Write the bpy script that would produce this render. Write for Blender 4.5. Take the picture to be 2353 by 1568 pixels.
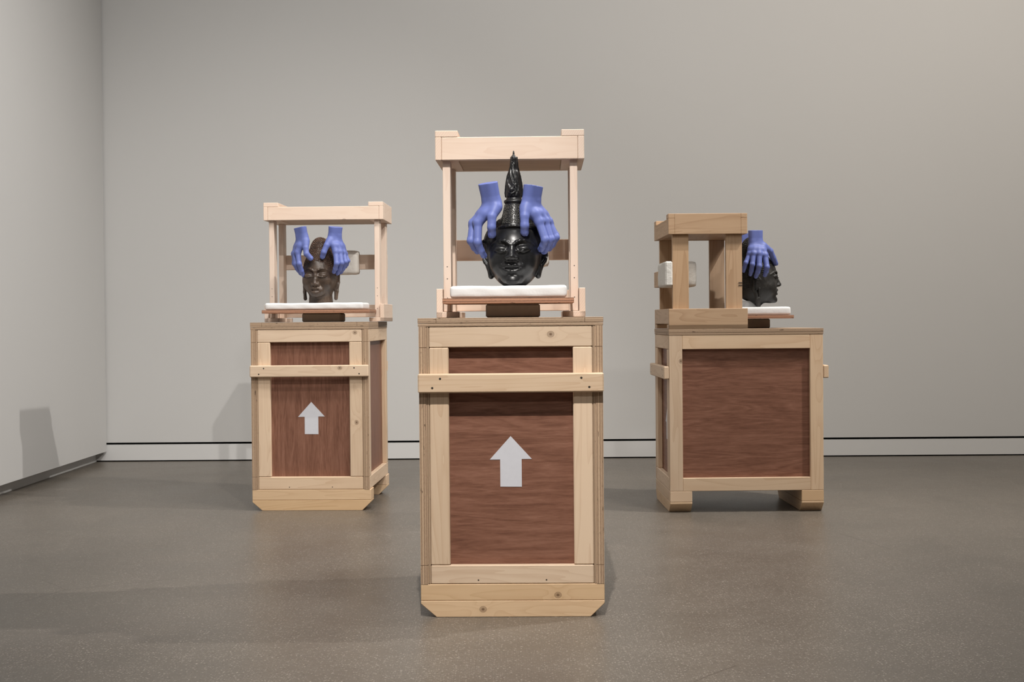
import bpy, bmesh, math, random
import numpy as np
from mathutils import Vector, Matrix
random.seed(7)
for o in list(bpy.data.objects):
    bpy.data.objects.remove(o)
S = bpy.context.scene
COL = S.collection

# ------------------------------------------------------------------ camera
F = 3268.0; PW, PH = 2353, 1568; HC = 0.679
PITCH = math.atan(46 / F); ROLL = -0.0085
cam_d = bpy.data.cameras.new('camera'); cam = bpy.data.objects.new('camera', cam_d); COL.objects.link(cam)
cam_d.sensor_width = 36; cam_d.lens = F / PW * 36; cam_d.clip_start = 0.05
CM = Matrix.Translation((0, 0, HC)) @ Matrix.Rotation(math.pi / 2 - PITCH, 4, 'X') @ Matrix.Rotation(ROLL, 4, 'Z')
cam.matrix_world = CM
S.camera = cam
def U(px, py, Y):
    """pixel of the 2353x1568 frame -> point at world depth Y"""
    d = CM.to_3x3() @ Vector(((px - PW / 2) / F, -(py - PH / 2) / F, -1))
    return Vector((0, 0, HC)) + d * (Y / d.y)

# ------------------------------------------------------------------ world, lamps, exposure
w = bpy.data.worlds.new('world'); S.world = w; w.use_nodes = True
w.node_tree.nodes['Background'].inputs[0].default_value = (1, 0.97, 0.93, 1)
w.node_tree.nodes['Background'].inputs[1].default_value = 0.02
S.view_settings.view_transform = 'Standard'; S.view_settings.look = 'None'
S.view_settings.exposure = -0.08; S.view_settings.gamma = 1; S.view_settings.use_curve_mapping = False
def spot(loc, aim, power, ang, blend=0.6, rad=0.025, col=(1, 0.96, 0.91)):
    l = bpy.data.lights.new('track_spot_or_fill', 'SPOT'); l.energy = power; l.spot_size = math.radians(ang)
    l.spot_blend = blend; l.shadow_soft_size = rad; l.color = col
    o = bpy.data.objects.new('track_spot_or_fill', l); COL.objects.link(o)
    o.location = loc; o.rotation_euler = (Vector(aim) - Vector(loc)).to_track_quat('-Z', 'Y').to_euler()
spot((-0.05, 1.25, 3.55), (0, 3.36, 0.10), 720, 36, 1.0)      # key on the middle crate
spot((-0.62, 3.00, 3.55), (-0.72, 5.35, 0.5), 140, 46, 0.8)   # key on the crate near the corner
spot((0.68, 0.60, 3.98), (-1.15, 5.8, 0.6), 410, 37, 0.8)     # throws the frame's shadow on the end wall
spot((2.28, 4.25, 3.55), (-0.9, 3.8, 0.2), 350, 104, 0.7)     # from the side, long shadows over the floor
spot((2.6, 1.6, 3.60), (0.95, 5.2, 0.5), 70, 34, 0.8)        # low key on the sideways crate
spot((1.0, -2.0, 3.95), (-0.1, 4.6, 0.9), 180, 40, 0.9, 0.10)   # added weak frontal fill, brightens back boards and wraps under the frames
for wx, pw, wc in ((-1.0, 105, (1, 0.985, 0.96)), (1.3, 220, (1, 0.955, 0.90)), (3.1, 300, (1, 0.90, 0.78))):   # wall washers
    spot((wx, 3.7, 3.95), (wx, 7.0, 0.7), pw, 115, 1.0, 0.25, wc)
spot((0.6, 3.6, 3.95), (-2.0, 3.6, 1.3), 240, 100, 1.0, 0.25, (1, 0.985, 0.96))
def fill_area(loc, sx, sy, power):  # area lamps added below the ceiling as general ambient fill
    l = bpy.data.lights.new('ambient_fill', 'AREA'); l.shape = 'RECTANGLE'; l.size = sx; l.size_y = sy
    l.energy = power; l.color = (1, 0.975, 0.94)
    o = bpy.data.objects.new('ambient_fill', l); COL.objects.link(o); o.location = loc
for lx in (-0.6, 2.2, 5.0):
    for ly in (-2.0, 1.5, 4.6):
        fill_area((lx, ly, 4.15), 1.6, 1.6, 4)

# ------------------------------------------------------------------ node helpers
class NT:
    def __init__(s, name):
        s.m = bpy.data.materials.new(name); s.m.use_nodes = True
        s.t = s.m.node_tree; s.b = s.t.nodes['Principled BSDF']
    def n(s, typ, **kw):
        nd = s.t.nodes.new(typ)
        for k, v in kw.items():
            if k.startswith('i_'):
                key = k[2:]; key = int(key) if key.isdigit() else key.replace('_', ' ')
                nd.inputs[key].default_value = v
            else: setattr(nd, k, v)
        return nd
    def l(s, a, b): s.t.links.new(a, b)
    def math(s, op, a, b=None, c=None, clamp=False):
        nd = s.t.nodes.new('ShaderNodeMath'); nd.operation = op; nd.use_clamp = clamp
        for i, v in enumerate((a, b, c)):
            if v is None: continue
            if isinstance(v, (int, float)): nd.inputs[i].default_value = v
            else: s.l(v, nd.inputs[i])
        return nd.outputs[0]
    def vmath(s, op, a, b=None):
        nd = s.t.nodes.new('ShaderNodeVectorMath'); nd.operation = op
        for i, v in enumerate((a, b)):
            if v is None: continue
            if isinstance(v, (tuple, list)): nd.inputs[i].default_value = v
            else: s.l(v, nd.inputs[i])
        return nd
    def noise(s, vec, scale, detail=4, rough=0.55, dist=0):
        nd = s.n('ShaderNodeTexNoise'); nd.inputs['Scale'].default_value = scale
        nd.inputs['Detail'].default_value = detail; nd.inputs['Roughness'].default_value = rough
        nd.inputs['Distortion'].default_value = dist; s.l(vec, nd.inputs['Vector']); return nd.outputs[0]
    def ramp(s, fac, stops):
        nd = s.n('ShaderNodeValToRGB'); r = nd.color_ramp
        while len(r.elements) < len(stops): r.elements.new(0.5)
        for e, (p, c) in zip(r.elements, stops):
            e.position = p; e.color = (*c, 1) if len(c) == 3 else c
        s.l(fac, nd.inputs[0]); return nd.outputs[0]
    def mix(s, fac, a, b, blend='MIX'):
        nd = s.n('ShaderNodeMix', data_type='RGBA', blend_type=blend)
        for sock, v in ((nd.inputs[0], fac), (nd.inputs[6], a), (nd.inputs[7], b)):
            if isinstance(v, (int, float)): sock.default_value = v
            elif isinstance(v, tuple): sock.default_value = (*v, 1)
            else: s.l(v, sock)
        return nd.outputs[2]
    def bump(s, h, strength, dist=0.001):
        nd = s.n('ShaderNodeBump'); nd.inputs['Strength'].default_value = strength
        nd.inputs['Distance'].default_value = dist; s.l(h, nd.inputs['Height'])
        s.l(nd.outputs[0], s.b.inputs['Normal'])
    def out(s, col=None, rough=0.5, spec=0.5):
        if col is not None:
            if isinstance(col, tuple): s.b.inputs['Base Color'].default_value = (*col, 1)
            else: s.l(col, s.b.inputs['Base Color'])
        if isinstance(rough, (int, float)): s.b.inputs['Roughness'].default_value = rough
        else: s.l(rough, s.b.inputs['Roughness'])
        s.b.inputs['Specular IOR Level'].default_value = spec
        return s.m
    def objvec(s):
        """object coordinates shifted by a random amount for each object"""
        tc = s.n('ShaderNodeTexCoord'); oi = s.n('ShaderNodeObjectInfo')
        r = s.math('MULTIPLY', oi.outputs['Random'], 37.0)
        cb = s.n('ShaderNodeCombineXYZ'); s.l(r, cb.inputs[0]); s.l(s.math('MULTIPLY', r, 0.37), cb.inputs[1]); s.l(s.math('MULTIPLY', r, 0.71), cb.inputs[2])
        return tc.outputs['Object'], s.vmath('ADD', tc.outputs['Object'], cb.outputs[0]).outputs[0], oi.outputs['Random'], tc

def wood(name, light, dark, knotcol, contrast=1.0):
    """pine: grain along local X; knots at the points in the object properties knot_a, knot_b"""
    s = NT(name); raw, v, rnd, tc = s.objvec()
    kn = None; bend = None
    for key in ('knot_a', 'knot_b'):
        at = s.n('ShaderNodeAttribute', attribute_type='OBJECT', attribute_name=key)
        d = s.vmath('MULTIPLY', s.vmath('SUBTRACT', raw, at.outputs['Vector']).outputs[0], (1, 1.15, 1.15)).outputs[0]
        L = s.vmath('LENGTH', d).outputs['Value']
        k = s.math('SUBTRACT', 1.0, s.math('DIVIDE', L, 0.009), clamp=True)
        b = s.math('POWER', 2.718, s.math('MULTIPLY', s.math('MULTIPLY', L, L), -1500.0))
        kn = k if kn is None else s.math('MAXIMUM', kn, k)
        bend = b if bend is None else s.math('ADD', bend, b)
    st = s.vmath('MULTIPLY', v, (1.6, 17, 17)).outputs[0]
    big = s.noise(st, 1.0, 2, 0.5, 0.6)
    ringc = s.math('ADD', s.math('MULTIPLY', big, 9.0), s.math('MULTIPLY', bend, 1.6))
    ring = s.math('FRACT', ringc)
    ring = s.math('POWER', ring, 3.0)
    fine = s.noise(s.vmath('MULTIPLY', v, (9, 320, 320)).outputs[0], 1.0, 3, 0.6)
    blot = s.noise(s.vmath('MULTIPLY', v, (4, 12, 12)).outputs[0], 1.0, 3, 0.55)
    f = s.math('ADD', s.math('MULTIPLY', ring, 0.42 * contrast), s.math('MULTIPLY', s.math('SUBTRACT', fine, 0.5), 0.35 * contrast))
    f = s.math('ADD', f, s.math('MULTIPLY', s.math('SUBTRACT', blot, 0.45), 0.8), clamp=True)
    col = s.mix(f, light, dark)
    # end grain: slanted growth rings, paler
    sep = s.n('ShaderNodeSeparateXYZ'); s.l(v, sep.inputs[0])
    diag = s.math('ADD', s.math('MULTIPLY', sep.outputs[1], 170.0), s.math('MULTIPLY', sep.outputs[2], 120.0))
    eg = s.math('FRACT', s.math('ADD', diag, s.math('MULTIPLY', big, 2.0)))
    egc = s.mix(s.math('MULTIPLY', eg, 0.5), tuple(min(1, c * 1.02 + 0.02) for c in light), dark)
    sn = s.n('ShaderNodeSeparateXYZ'); s.l(tc.outputs['Normal'], sn.inputs[0])
    isend = s.math('GREATER_THAN', s.math('ABSOLUTE', sn.outputs[0]), 0.8)
    col = s.mix(isend, col, egc)
    # knots
    kr = s.ramp(kn, [(0.0, (0, 0, 0)), (0.12, (0.55, 0.55, 0.55)), (0.4, (0.35, 0.35, 0.35)), (0.75, (0.8, 0.8, 0.8)), (1.0, (1, 1, 1))])
    col = s.mix(kr, col, knotcol)
    # tint from board to board
    hs = s.n('ShaderNodeHueSaturation'); s.l(col, hs.inputs['Color'])
    s.l(s.math('ADD', 0.93, s.math('MULTIPLY', rnd, 0.14)), hs.inputs['Value'])
    s.l(s.math('ADD', 0.92, s.math('MULTIPLY', s.math('FRACT', s.math('MULTIPLY', rnd, 7.3)), 0.16)), hs.inputs['Saturation'])
    s.bump(fine, 0.12, 0.0006)
    return s.out(hs.outputs[0], 0.55, 0.35)

def ply_edge(name, light, dark, n_lines):
    """plywood seen on the edge: layers stacked along local Z"""
    s = NT(name); raw, v, rnd, tc = s.objvec()
    sep = s.n('ShaderNodeSeparateXYZ'); s.l(raw, sep.inputs[0])
    wob = s.noise(s.vmath('MULTIPLY', v, (12, 12, 12)).outputs[0], 1.0, 2)
    z = s.math('ADD', s.math('MULTIPLY', sep.outputs[2], n_lines), s.math('MULTIPLY', wob, 0.25))
    fr = s.math('FRACT', z)
    line = s.math('POWER', s.math('ABSOLUTE', s.math('SUBTRACT', s.math('MULTIPLY', fr, 2.0), 1.0)), 2.5)
    alt = s.math('GREATER_THAN', s.math('FRACT', s.math('MULTIPLY', z, 0.5)), 0.5)
    fine = s.noise(s.vmath('MULTIPLY', v, (160, 900, 900)).outputs[0], 1.0, 3, 0.7)
    gaps = s.math('GREATER_THAN', s.noise(s.vmath('MULTIPLY', v, (40, 40, 260)).outputs[0], 1.0, 2, 0.5), 0.70)
    f = s.math('ADD', s.math('MULTIPLY', line, 0.75), s.math('MULTIPLY', alt, 0.22))
    f = s.math('ADD', f, s.math('MULTIPLY', s.math('SUBTRACT', fine, 0.45), 0.9), clamp=True)
    col = s.mix(f, light, dark)
    col = s.mix(s.math('MULTIPLY', gaps, 0.75), col, (0.05, 0.03, 0.018))
    # the broad faces are veneer
    sn = s.n('ShaderNodeSeparateXYZ'); s.l(tc.outputs['Normal'], sn.inputs[0])
    face = s.math('GREATER_THAN', s.math('ABSOLUTE', sn.outputs[2]), 0.8)
    ven = s.noise(s.vmath('MULTIPLY', v, (3, 40, 40)).outputs[0], 1.0, 4, 0.6, 0.8)
    col = s.mix(face, col, s.mix(ven, tuple(c * 1.08 for c in light), tuple(0.5 * (a + b) for a, b in zip(light, dark))))
    s.bump(fine, 0.2, 0.0006)
    return s.out(col, 0.62, 0.3)

def red_ply(name, stretch):
    s = NT(name); raw, v, rnd, tc = s.objvec()
    warp = s.noise(s.vmath('MULTIPLY', v, tuple(c * 0.35 for c in stretch)).outputs[0], 1.0, 3, 0.55, 1.2)
    wv = s.math('FRACT', s.math('MULTIPLY', warp, 7.0))
    wv = s.math('ABSOLUTE', s.math('SUBTRACT', wv, 0.5))
    mid = s.noise(s.vmath('MULTIPLY', v, stretch).outputs[0], 1.0, 5, 0.65, 0.6)
    fine = s.noise(s.vmath('MULTIPLY', v, tuple(c * 7 for c in stretch)).outputs[0], 1.0, 3, 0.7)
    f = s.math('ADD', s.math('MULTIPLY', mid, 0.75), s.math('MULTIPLY', wv, 0.45))
    f = s.math('ADD', f, s.math('MULTIPLY', s.math('SUBTRACT', fine, 0.5), 0.6))
    col = s.ramp(f, [(0.18, (0.125, 0.052, 0.032)), (0.45, (0.205, 0.092, 0.058)), (0.66, (0.255, 0.121, 0.080)), (0.92, (0.35, 0.185, 0.130))])
    s.bump(fine, 0.15, 0.0005)
    return s.out(col, 0.5, 0.35)

def plain(name, col, rough=0.6, spec=0.4, nscale=60, namt=0.15, bumpamt=0.0, bscale=200, bdist=0.001):
    s = NT(name); raw, v, rnd, tc = s.objvec()
    n = s.noise(v, nscale, 4, 0.6)
    c = s.mix(n, tuple(x * (1 - namt) for x in col), tuple(min(1, x * (1 + namt)) for x in col))
    if bumpamt: s.bump(s.noise(v, bscale, 4, 0.6), bumpamt, bdist)
    return s.out(c, rough, spec)

M = {}
M['pine'] = wood('pine', (0.70, 0.53, 0.375), (0.53, 0.35, 0.22), (0.13, 0.065, 0.03))
M['pine_pink'] = wood('pine_pale_pink', (0.75, 0.60, 0.49), (0.63, 0.445, 0.34), (0.16, 0.075, 0.04), 0.7)
M['pine_tan'] = wood('pine_tan', (0.53, 0.365, 0.235), (0.33, 0.195, 0.105), (0.13, 0.065, 0.03))
M['pine_brown_shaded'] = wood('pine_brown_shaded', (0.50, 0.33, 0.20), (0.33, 0.20, 0.11), (0.10, 0.05, 0.025))  # browner, darker pine; shade under the frame top is partly in this colour
M['pine_orange'] = wood('pine_orange', (0.68, 0.475, 0.285), (0.53, 0.33, 0.175), (0.12, 0.06, 0.03))
M['ply'] = ply_edge('plywood_edge', (0.50, 0.36, 0.245), (0.17, 0.105, 0.065), 240)
M['ply_thick'] = ply_edge('plywood_edge_coarse', (0.53, 0.38, 0.255), (0.20, 0.12, 0.075), 170)
M['ply_red'] = ply_edge('plywood_shelf_edge', (0.44, 0.235, 0.15), (0.10, 0.05, 0.03), 160)
M['red_h'] = red_ply('red_plywood_level_grain', (5, 55, 55))
M['red_v'] = red_ply('red_plywood_upright_grain', (70, 5, 5))
M['arrow'] = plain('white_stencil_paint', (0.63, 0.635, 0.68), 0.55, 0.4, 90, 0.05)
M['screw'] = plain('dark_screw', (0.03, 0.022, 0.016), 0.5, 0.5)
M['foam'] = plain('white_foam_wrap', (0.72, 0.725, 0.73), 0.7, 0.3, 20, 0.03, 0.35, 40, 0.003)
M['cloth'] = plain('white_cloth_wrap', (0.70, 0.68, 0.64), 0.8, 0.2, 30, 0.06, 0.6, 70, 0.004)
M['plaster'] = plain('white_plaster', (0.72, 0.72, 0.72), 0.7, 0.3)
M['block'] = plain('grey_brown_block', (0.36, 0.32, 0.27), 0.75, 0.3, 40, 0.12)
M['glove'] = plain('blue_cast_resin', (0.126, 0.163, 0.430), 0.52, 0.42, 45, 0.07, 0.25, 260, 0.0006)

def stone(name, a, b, c, rough, spec, nscale, bumps):
    s = NT(name); raw, v, rnd, tc = s.objvec()
    n1 = s.noise(raw, nscale, 5, 0.65); n2 = s.noise(raw, nscale * 5, 4, 0.7)
    f = s.math('ADD', s.math('MULTIPLY', n1, 0.7), s.math('MULTIPLY', n2, 0.3))
    col = s.ramp(f, [(0.38, a), (0.55, b), (0.72, c)])
    s.bump(n2, bumps, 0.001)
    r = s.math('ADD', rough - 0.1, s.math('MULTIPLY', n1, 0.2))
    return s.out(col, r, spec)
M['black_stone'] = stone('black_polished_stone', (0.006, 0.006, 0.0065), (0.011, 0.011, 0.012), (0.024, 0.023, 0.024), 0.36, 0.5, 22, 0.15)
M['brown_bronze'] = stone('brown_patinated_bronze', (0.040, 0.026, 0.018), (0.075, 0.049, 0.034), (0.15, 0.10, 0.066), 0.42, 0.5, 26, 0.25)
M['brown_hair'] = stone('brown_patinated_curls', (0.045, 0.022, 0.014), (0.095, 0.048, 0.030), (0.17, 0.09, 0.055), 0.45, 0.5, 60, 0.25)
M['grey_stone'] = stone('dark_grey_stone', (0.010, 0.009, 0.008), (0.021, 0.019, 0.017), (0.060, 0.055, 0.048), 0.5, 0.45, 30, 0.4)
M['black_curls'] = stone('black_stone_curls', (0.02, 0.018, 0.016), (0.07, 0.066, 0.058), (0.2, 0.19, 0.165), 0.45, 0.5, 120, 0.25)

def wallmat(name, col):
    s = NT(name); tc = s.n('ShaderNodeTexCoord'); v = tc.outputs['Object']
    n = s.noise(v, 0.9, 3, 0.5); n2 = s.noise(v, 220, 3, 0.6)
    c = s.mix(n, tuple(x * 0.975 for x in col), tuple(x * 1.02 for x in col))
    s.bump(n2, 0.05, 0.0008)
    return s.out(c, 0.65, 0.25)
M['wall'] = wallmat('painted_wall', (0.56, 0.555, 0.545))
M['skirting'] = wallmat('painted_skirting', (0.60, 0.597, 0.59))
M['dark'] = plain('shadow_gap_black', (0.008, 0.008, 0.008), 0.8, 0.2)
M['ceiling'] = wallmat('painted_ceiling', (0.60, 0.59, 0.57))

def floormat():
    s = NT('polished_concrete'); tc = s.n('ShaderNodeTexCoord'); v = tc.outputs['Object']
    big = s.noise(v, 0.8, 5, 0.6, 0.4); mid = s.noise(v, 5, 5, 0.65)
    f = s.math('ADD', s.math('MULTIPLY', big, 0.6), s.math('MULTIPLY', mid, 0.4))
    col = s.ramp(f, [(0.32, (0.101, 0.087, 0.071)), (0.5, (0.133, 0.115, 0.095)), (0.70, (0.165, 0.144, 0.120))])
    fine = s.noise(v, 75, 6, 0.75)
    col = s.mix(s.math('MULTIPLY', s.math('SUBTRACT', fine, 0.38), 1.1, clamp=True), col, (0.10, 0.086, 0.071))
    for sc, th, c, amt in ((230, 0.34, (0.30, 0.268, 0.232), 0.5), (150, 0.27, (0.34, 0.30, 0.262), 0.62), (85, 0.17, (0.37, 0.33, 0.285), 0.7), (130, 0.24, (0.055, 0.046, 0.037), 0.5), (55, 0.09, (0.05, 0.042, 0.034), 0.6)):
        vo = s.n('ShaderNodeTexVoronoi'); vo.inputs['Scale'].default_value = sc; s.l(s.vmath('ADD', v, (sc * 0.13, 0, 0)).outputs[0], vo.inputs['Vector'])
        sel = s.n('ShaderNodeSeparateColor'); s.l(vo.outputs['Color'], sel.inputs[0])
        m = s.math('MULTIPLY', s.math('LESS_THAN', vo.outputs['Distance'], th), s.math('GREATER_THAN', s.math('ADD', sel.outputs[0], s.math('MULTIPLY', s.math('SUBTRACT', mid, 0.5), 0.9)), 0.66))
        col = s.mix(s.math('MULTIPLY', m, amt), col, c)
    # hairline cracks
    vc = s.n('ShaderNodeTexVoronoi', feature='DISTANCE_TO_EDGE'); vc.inputs['Scale'].default_value = 0.62
    wv = s.vmath('ADD', v, s.vmath('MULTIPLY', s.n('ShaderNodeTexNoise', i_Scale=4.0, i_Detail=6.0).outputs['Color'], (0.22, 0.22, 0)).outputs[0]).outputs[0]
    s.l(wv, vc.inputs['Vector'])
    ck = s.math('MULTIPLY', s.math('LESS_THAN', vc.outputs['Distance'], 0.0011), s.math('GREATER_THAN', big, 0.57))
    col = s.mix(s.math('MULTIPLY', ck, 0.6), col, (0.07, 0.055, 0.045))
    rg = s.math('ADD', 0.27, s.math('MULTIPLY', mid, 0.18))
    s.bump(fine, 0.04, 0.0006)
    return s.out(col, rg, 0.30)
M['floor'] = floormat()

# ------------------------------------------------------------------ object helpers
def link(name, me, parent=None, mat=None, smooth=False):
    o = bpy.data.objects.new(name, me); COL.objects.link(o)
    if mat: me.materials.clear(); me.materials.append(M[mat])
    if parent: o.parent = parent
    if smooth:
        me.polygons.foreach_set('use_smooth', [True] * len(me.polygons))
    return o
def tag(o, label, cat, group=None):
    o['label'] = label; o['category'] = cat
    if group: o['group'] = group
    return o
def empty(name, loc, rz, label, cat, group=None):
    o = bpy.data.objects.new(name, None); COL.objects.link(o); o.empty_display_size = 0.1
    o.location = loc; o.rotation_euler = (0, 0, rz); return tag(o, label, cat, group)
AX = {'x': (Matrix.Identity(3), (0, 1, 2)),
      'y': (Matrix.Rotation(math.pi / 2, 3, 'Z'), (1, 0, 2)),
      'z': (Matrix.Rotation(-math.pi / 2, 3, 'Y'), (2, 1, 0)),
      'X': (Matrix.Rotation(math.pi / 2, 3, 'X'), (0, 2, 1)),     # along x, layers stacked along y
      'Y': (Matrix.Rotation(math.pi / 2, 3, 'Z') @ Matrix.Rotation(math.pi / 2, 3, 'X'), (1, 2, 0)),   # along y, layers along x
      'Z': (Matrix.Rotation(-math.pi / 2, 3, 'Y') @ Matrix.Rotation(math.pi / 2, 3, 'X'), (2, 0, 1))}  # along z, layers along y
def box_mesh(name, dims, bev=0.0012):
    bm = bmesh.new(); bmesh.ops.create_cube(bm, size=1)
    for v in bm.verts: v.co = Vector((v.co.x * dims[0], v.co.y * dims[1], v.co.z * dims[2]))
    if bev: bmesh.ops.bevel(bm, geom=bm.edges[:], offset=min(bev, min(dims) * 0.3), segments=1, affect='EDGES')
    me = bpy.data.meshes.new(name); bm.to_mesh(me); bm.free(); return me
def board(parent, name, lo, hi, axis, mat, bev=0.0014, knots=()):
    R, perm = AX[axis]
    d = [hi[i] - lo[i] for i in range(3)]
    o = link(name, box_mesh(name, [d[p] for p in perm], bev), parent, mat)
    c = Vector([(hi[i] + lo[i]) / 2 for i in range(3)])
    o.location = c; o.rotation_euler = R.to_euler()
    for key, k in zip(('knot_a', 'knot_b'), list(knots) + [None, None]):
        kv = (9.0, 9.0, 9.0) if k is None else tuple(R.transposed() @ (Vector(k) - c))
        o[key] = [float(x) for x in kv]
    return o
def prism(parent, name, pts, axis_depth, mat, origin, R=None, bev=0.0012):
    """extrude the 2-D outline pts (local x,z) along y from 0 to axis_depth"""
    bm = bmesh.new()
    a = [bm.verts.new((x, 0, z)) for x, z in pts]; b = [bm.verts.new((x, axis_depth, z)) for x, z in pts]
    bm.faces.new(a); bm.faces.new(b[::-1])
    for i in range(len(pts)):
        j = (i + 1) % len(pts); bm.faces.new((a[j], a[i], b[i], b[j]))
    bmesh.ops.recalc_face_normals(bm, faces=bm.faces[:])
    if bev: bmesh.ops.bevel(bm, geom=bm.edges[:], offset=bev, segments=1, affect='EDGES')
    me = bpy.data.meshes.new(name); bm.to_mesh(me); bm.free()
    o = link(name, me, parent, mat); o.location = origin
    if R: o.rotation_euler = R
    for key in ('knot_a', 'knot_b'): o[key] = [9.0, 9.0, 9.0]
    return o
def multi(parent, name, boxes, axis, mat, bev=0.0012):
    """one board with stepped ends: several boxes joined into one mesh, grain along axis"""
    R, perm = AX[axis]; lo = [min(b[0][i] for b in boxes) for i in range(3)]; hi = [max(b[1][i] for b in boxes) for i in range(3)]
    c = Vector([(a + b) / 2 for a, b in zip(lo, hi)]); Ri = R.transposed()
    bm = bmesh.new()
    for l, h in boxes:
        d = [h[i] - l[i] for i in range(3)]; m = box_mesh('t', [d[p] for p in perm], bev)
        m.transform(Matrix.Translation(Ri @ (Vector([(l[i] + h[i]) / 2 for i in range(3)]) - c))); bm.from_mesh(m); bpy.data.meshes.remove(m)
    me = bpy.data.meshes.new(name); bm.to_mesh(me); bm.free()
    o = link(name, me, parent, mat); o.location = c; o.rotation_euler = R.to_euler()
    for key in ('knot_a', 'knot_b'): o[key] = [9.0, 9.0, 9.0]
    return o
SCREW = None
def screw(parent, p, n=(0, -1, 0), r=0.003):
    """small countersunk head lying in the face at p (in the parent's own coordinates)"""
    global SCREW
    if SCREW is None:
        bm = bmesh.new(); bmesh.ops.create_cone(bm, cap_ends=True, segments=12, radius1=1, radius2=0.8, depth=0.5)
        SCREW = bpy.data.meshes.new('screw'); bm.to_mesh(SCREW); bm.free(); SCREW.materials.append(M['screw'])
    o = bpy.data.objects.new('screw', SCREW); COL.objects.link(o); o.parent = parent
    o.location = p; o.scale = (r, r, 0.0012)
    o.rotation_euler = Vector(n).to_track_quat('Z', 'Y').to_euler(); return o
def on_board(bd, p):
    """crate coordinates -> the board's own coordinates"""
    m = bd.rotation_euler.to_matrix(); return m.transposed() @ (Vector(p) - bd.location), m.transposed()

# ------------------------------------------------------------------ the room
XL, YW, XR, YB, ZC = -2.005, 7.0, 6.5, -4.5, 4.2
def struct(o): o['kind'] = 'structure'; return o
def sbox(name, lo, hi, mat, parent=None, bev=0):
    me = box_mesh(name, [hi[i] - lo[i] for i in range(3)], bev)
    o = link(name, me, parent, mat); o.location = [(lo[i] + hi[i]) / 2 for i in range(3)]
    if not parent: struct(o)
    return o
sbox('floor', (XL - 0.4, YB - 0.2, -0.1), (XR + 0.2, YW + 0.4, 0), 'floor')
WT = -0.0145   # the end wall runs very slightly out of square
def wallbox(name, z0, z1, y0, y1, mat, x0=XL - 0.25):
    o = sbox(name, (x0, y0, z0), (XR + 0.1, y1, z1), mat)
    c = Vector(o.location); o.location = Vector((XL, YW, 0)) + Matrix.Rotation(WT, 3, 'Z') @ (c - Vector((XL, YW, 0)))
    o.rotation_euler = (0, 0, WT); return o
wallbox('wall_back', 0.094, ZC, YW + 0.02, YW + 0.2, 'wall')
wallbox('trim_1', 0.078, 0.0945, YW + 0.05, YW + 0.16, 'dark')
wallbox('baseboard_back', 0.006, 0.0835, YW + 0.02, YW + 0.12, 'skirting', XL - 0.06)
wallbox('trim_2', 0.0, 0.008, YW + 0.028, YW + 0.12, 'dark')
sbox('wall_left', (XL - 0.14, YB, 0.052), (XL, YW + 0.008, ZC), 'wall')
sbox('trim_3', (XL - 0.13, YW - 0.02, 0.052), (XL - 0.02, YW + 0.06, ZC), 'dark')
tk = sbox('baseboard_left', (XL - 0.13, YB, 0.0), (XL - 0.055, YW + 0.03, 0.053), 'skirting')
sbox('wall_right', (XR, YB, 0), (XR + 0.15, YW, ZC), 'wall')
sbox('wall_rear', (XL - 0.1, YB - 0.15, 0), (XR + 0.1, YB, ZC), 'wall')
sbox('ceiling', (XL - 0.3, YB - 0.2, ZC), (XR + 0.3, YW + 0.4, ZC + 0.1), 'ceiling')

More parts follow.
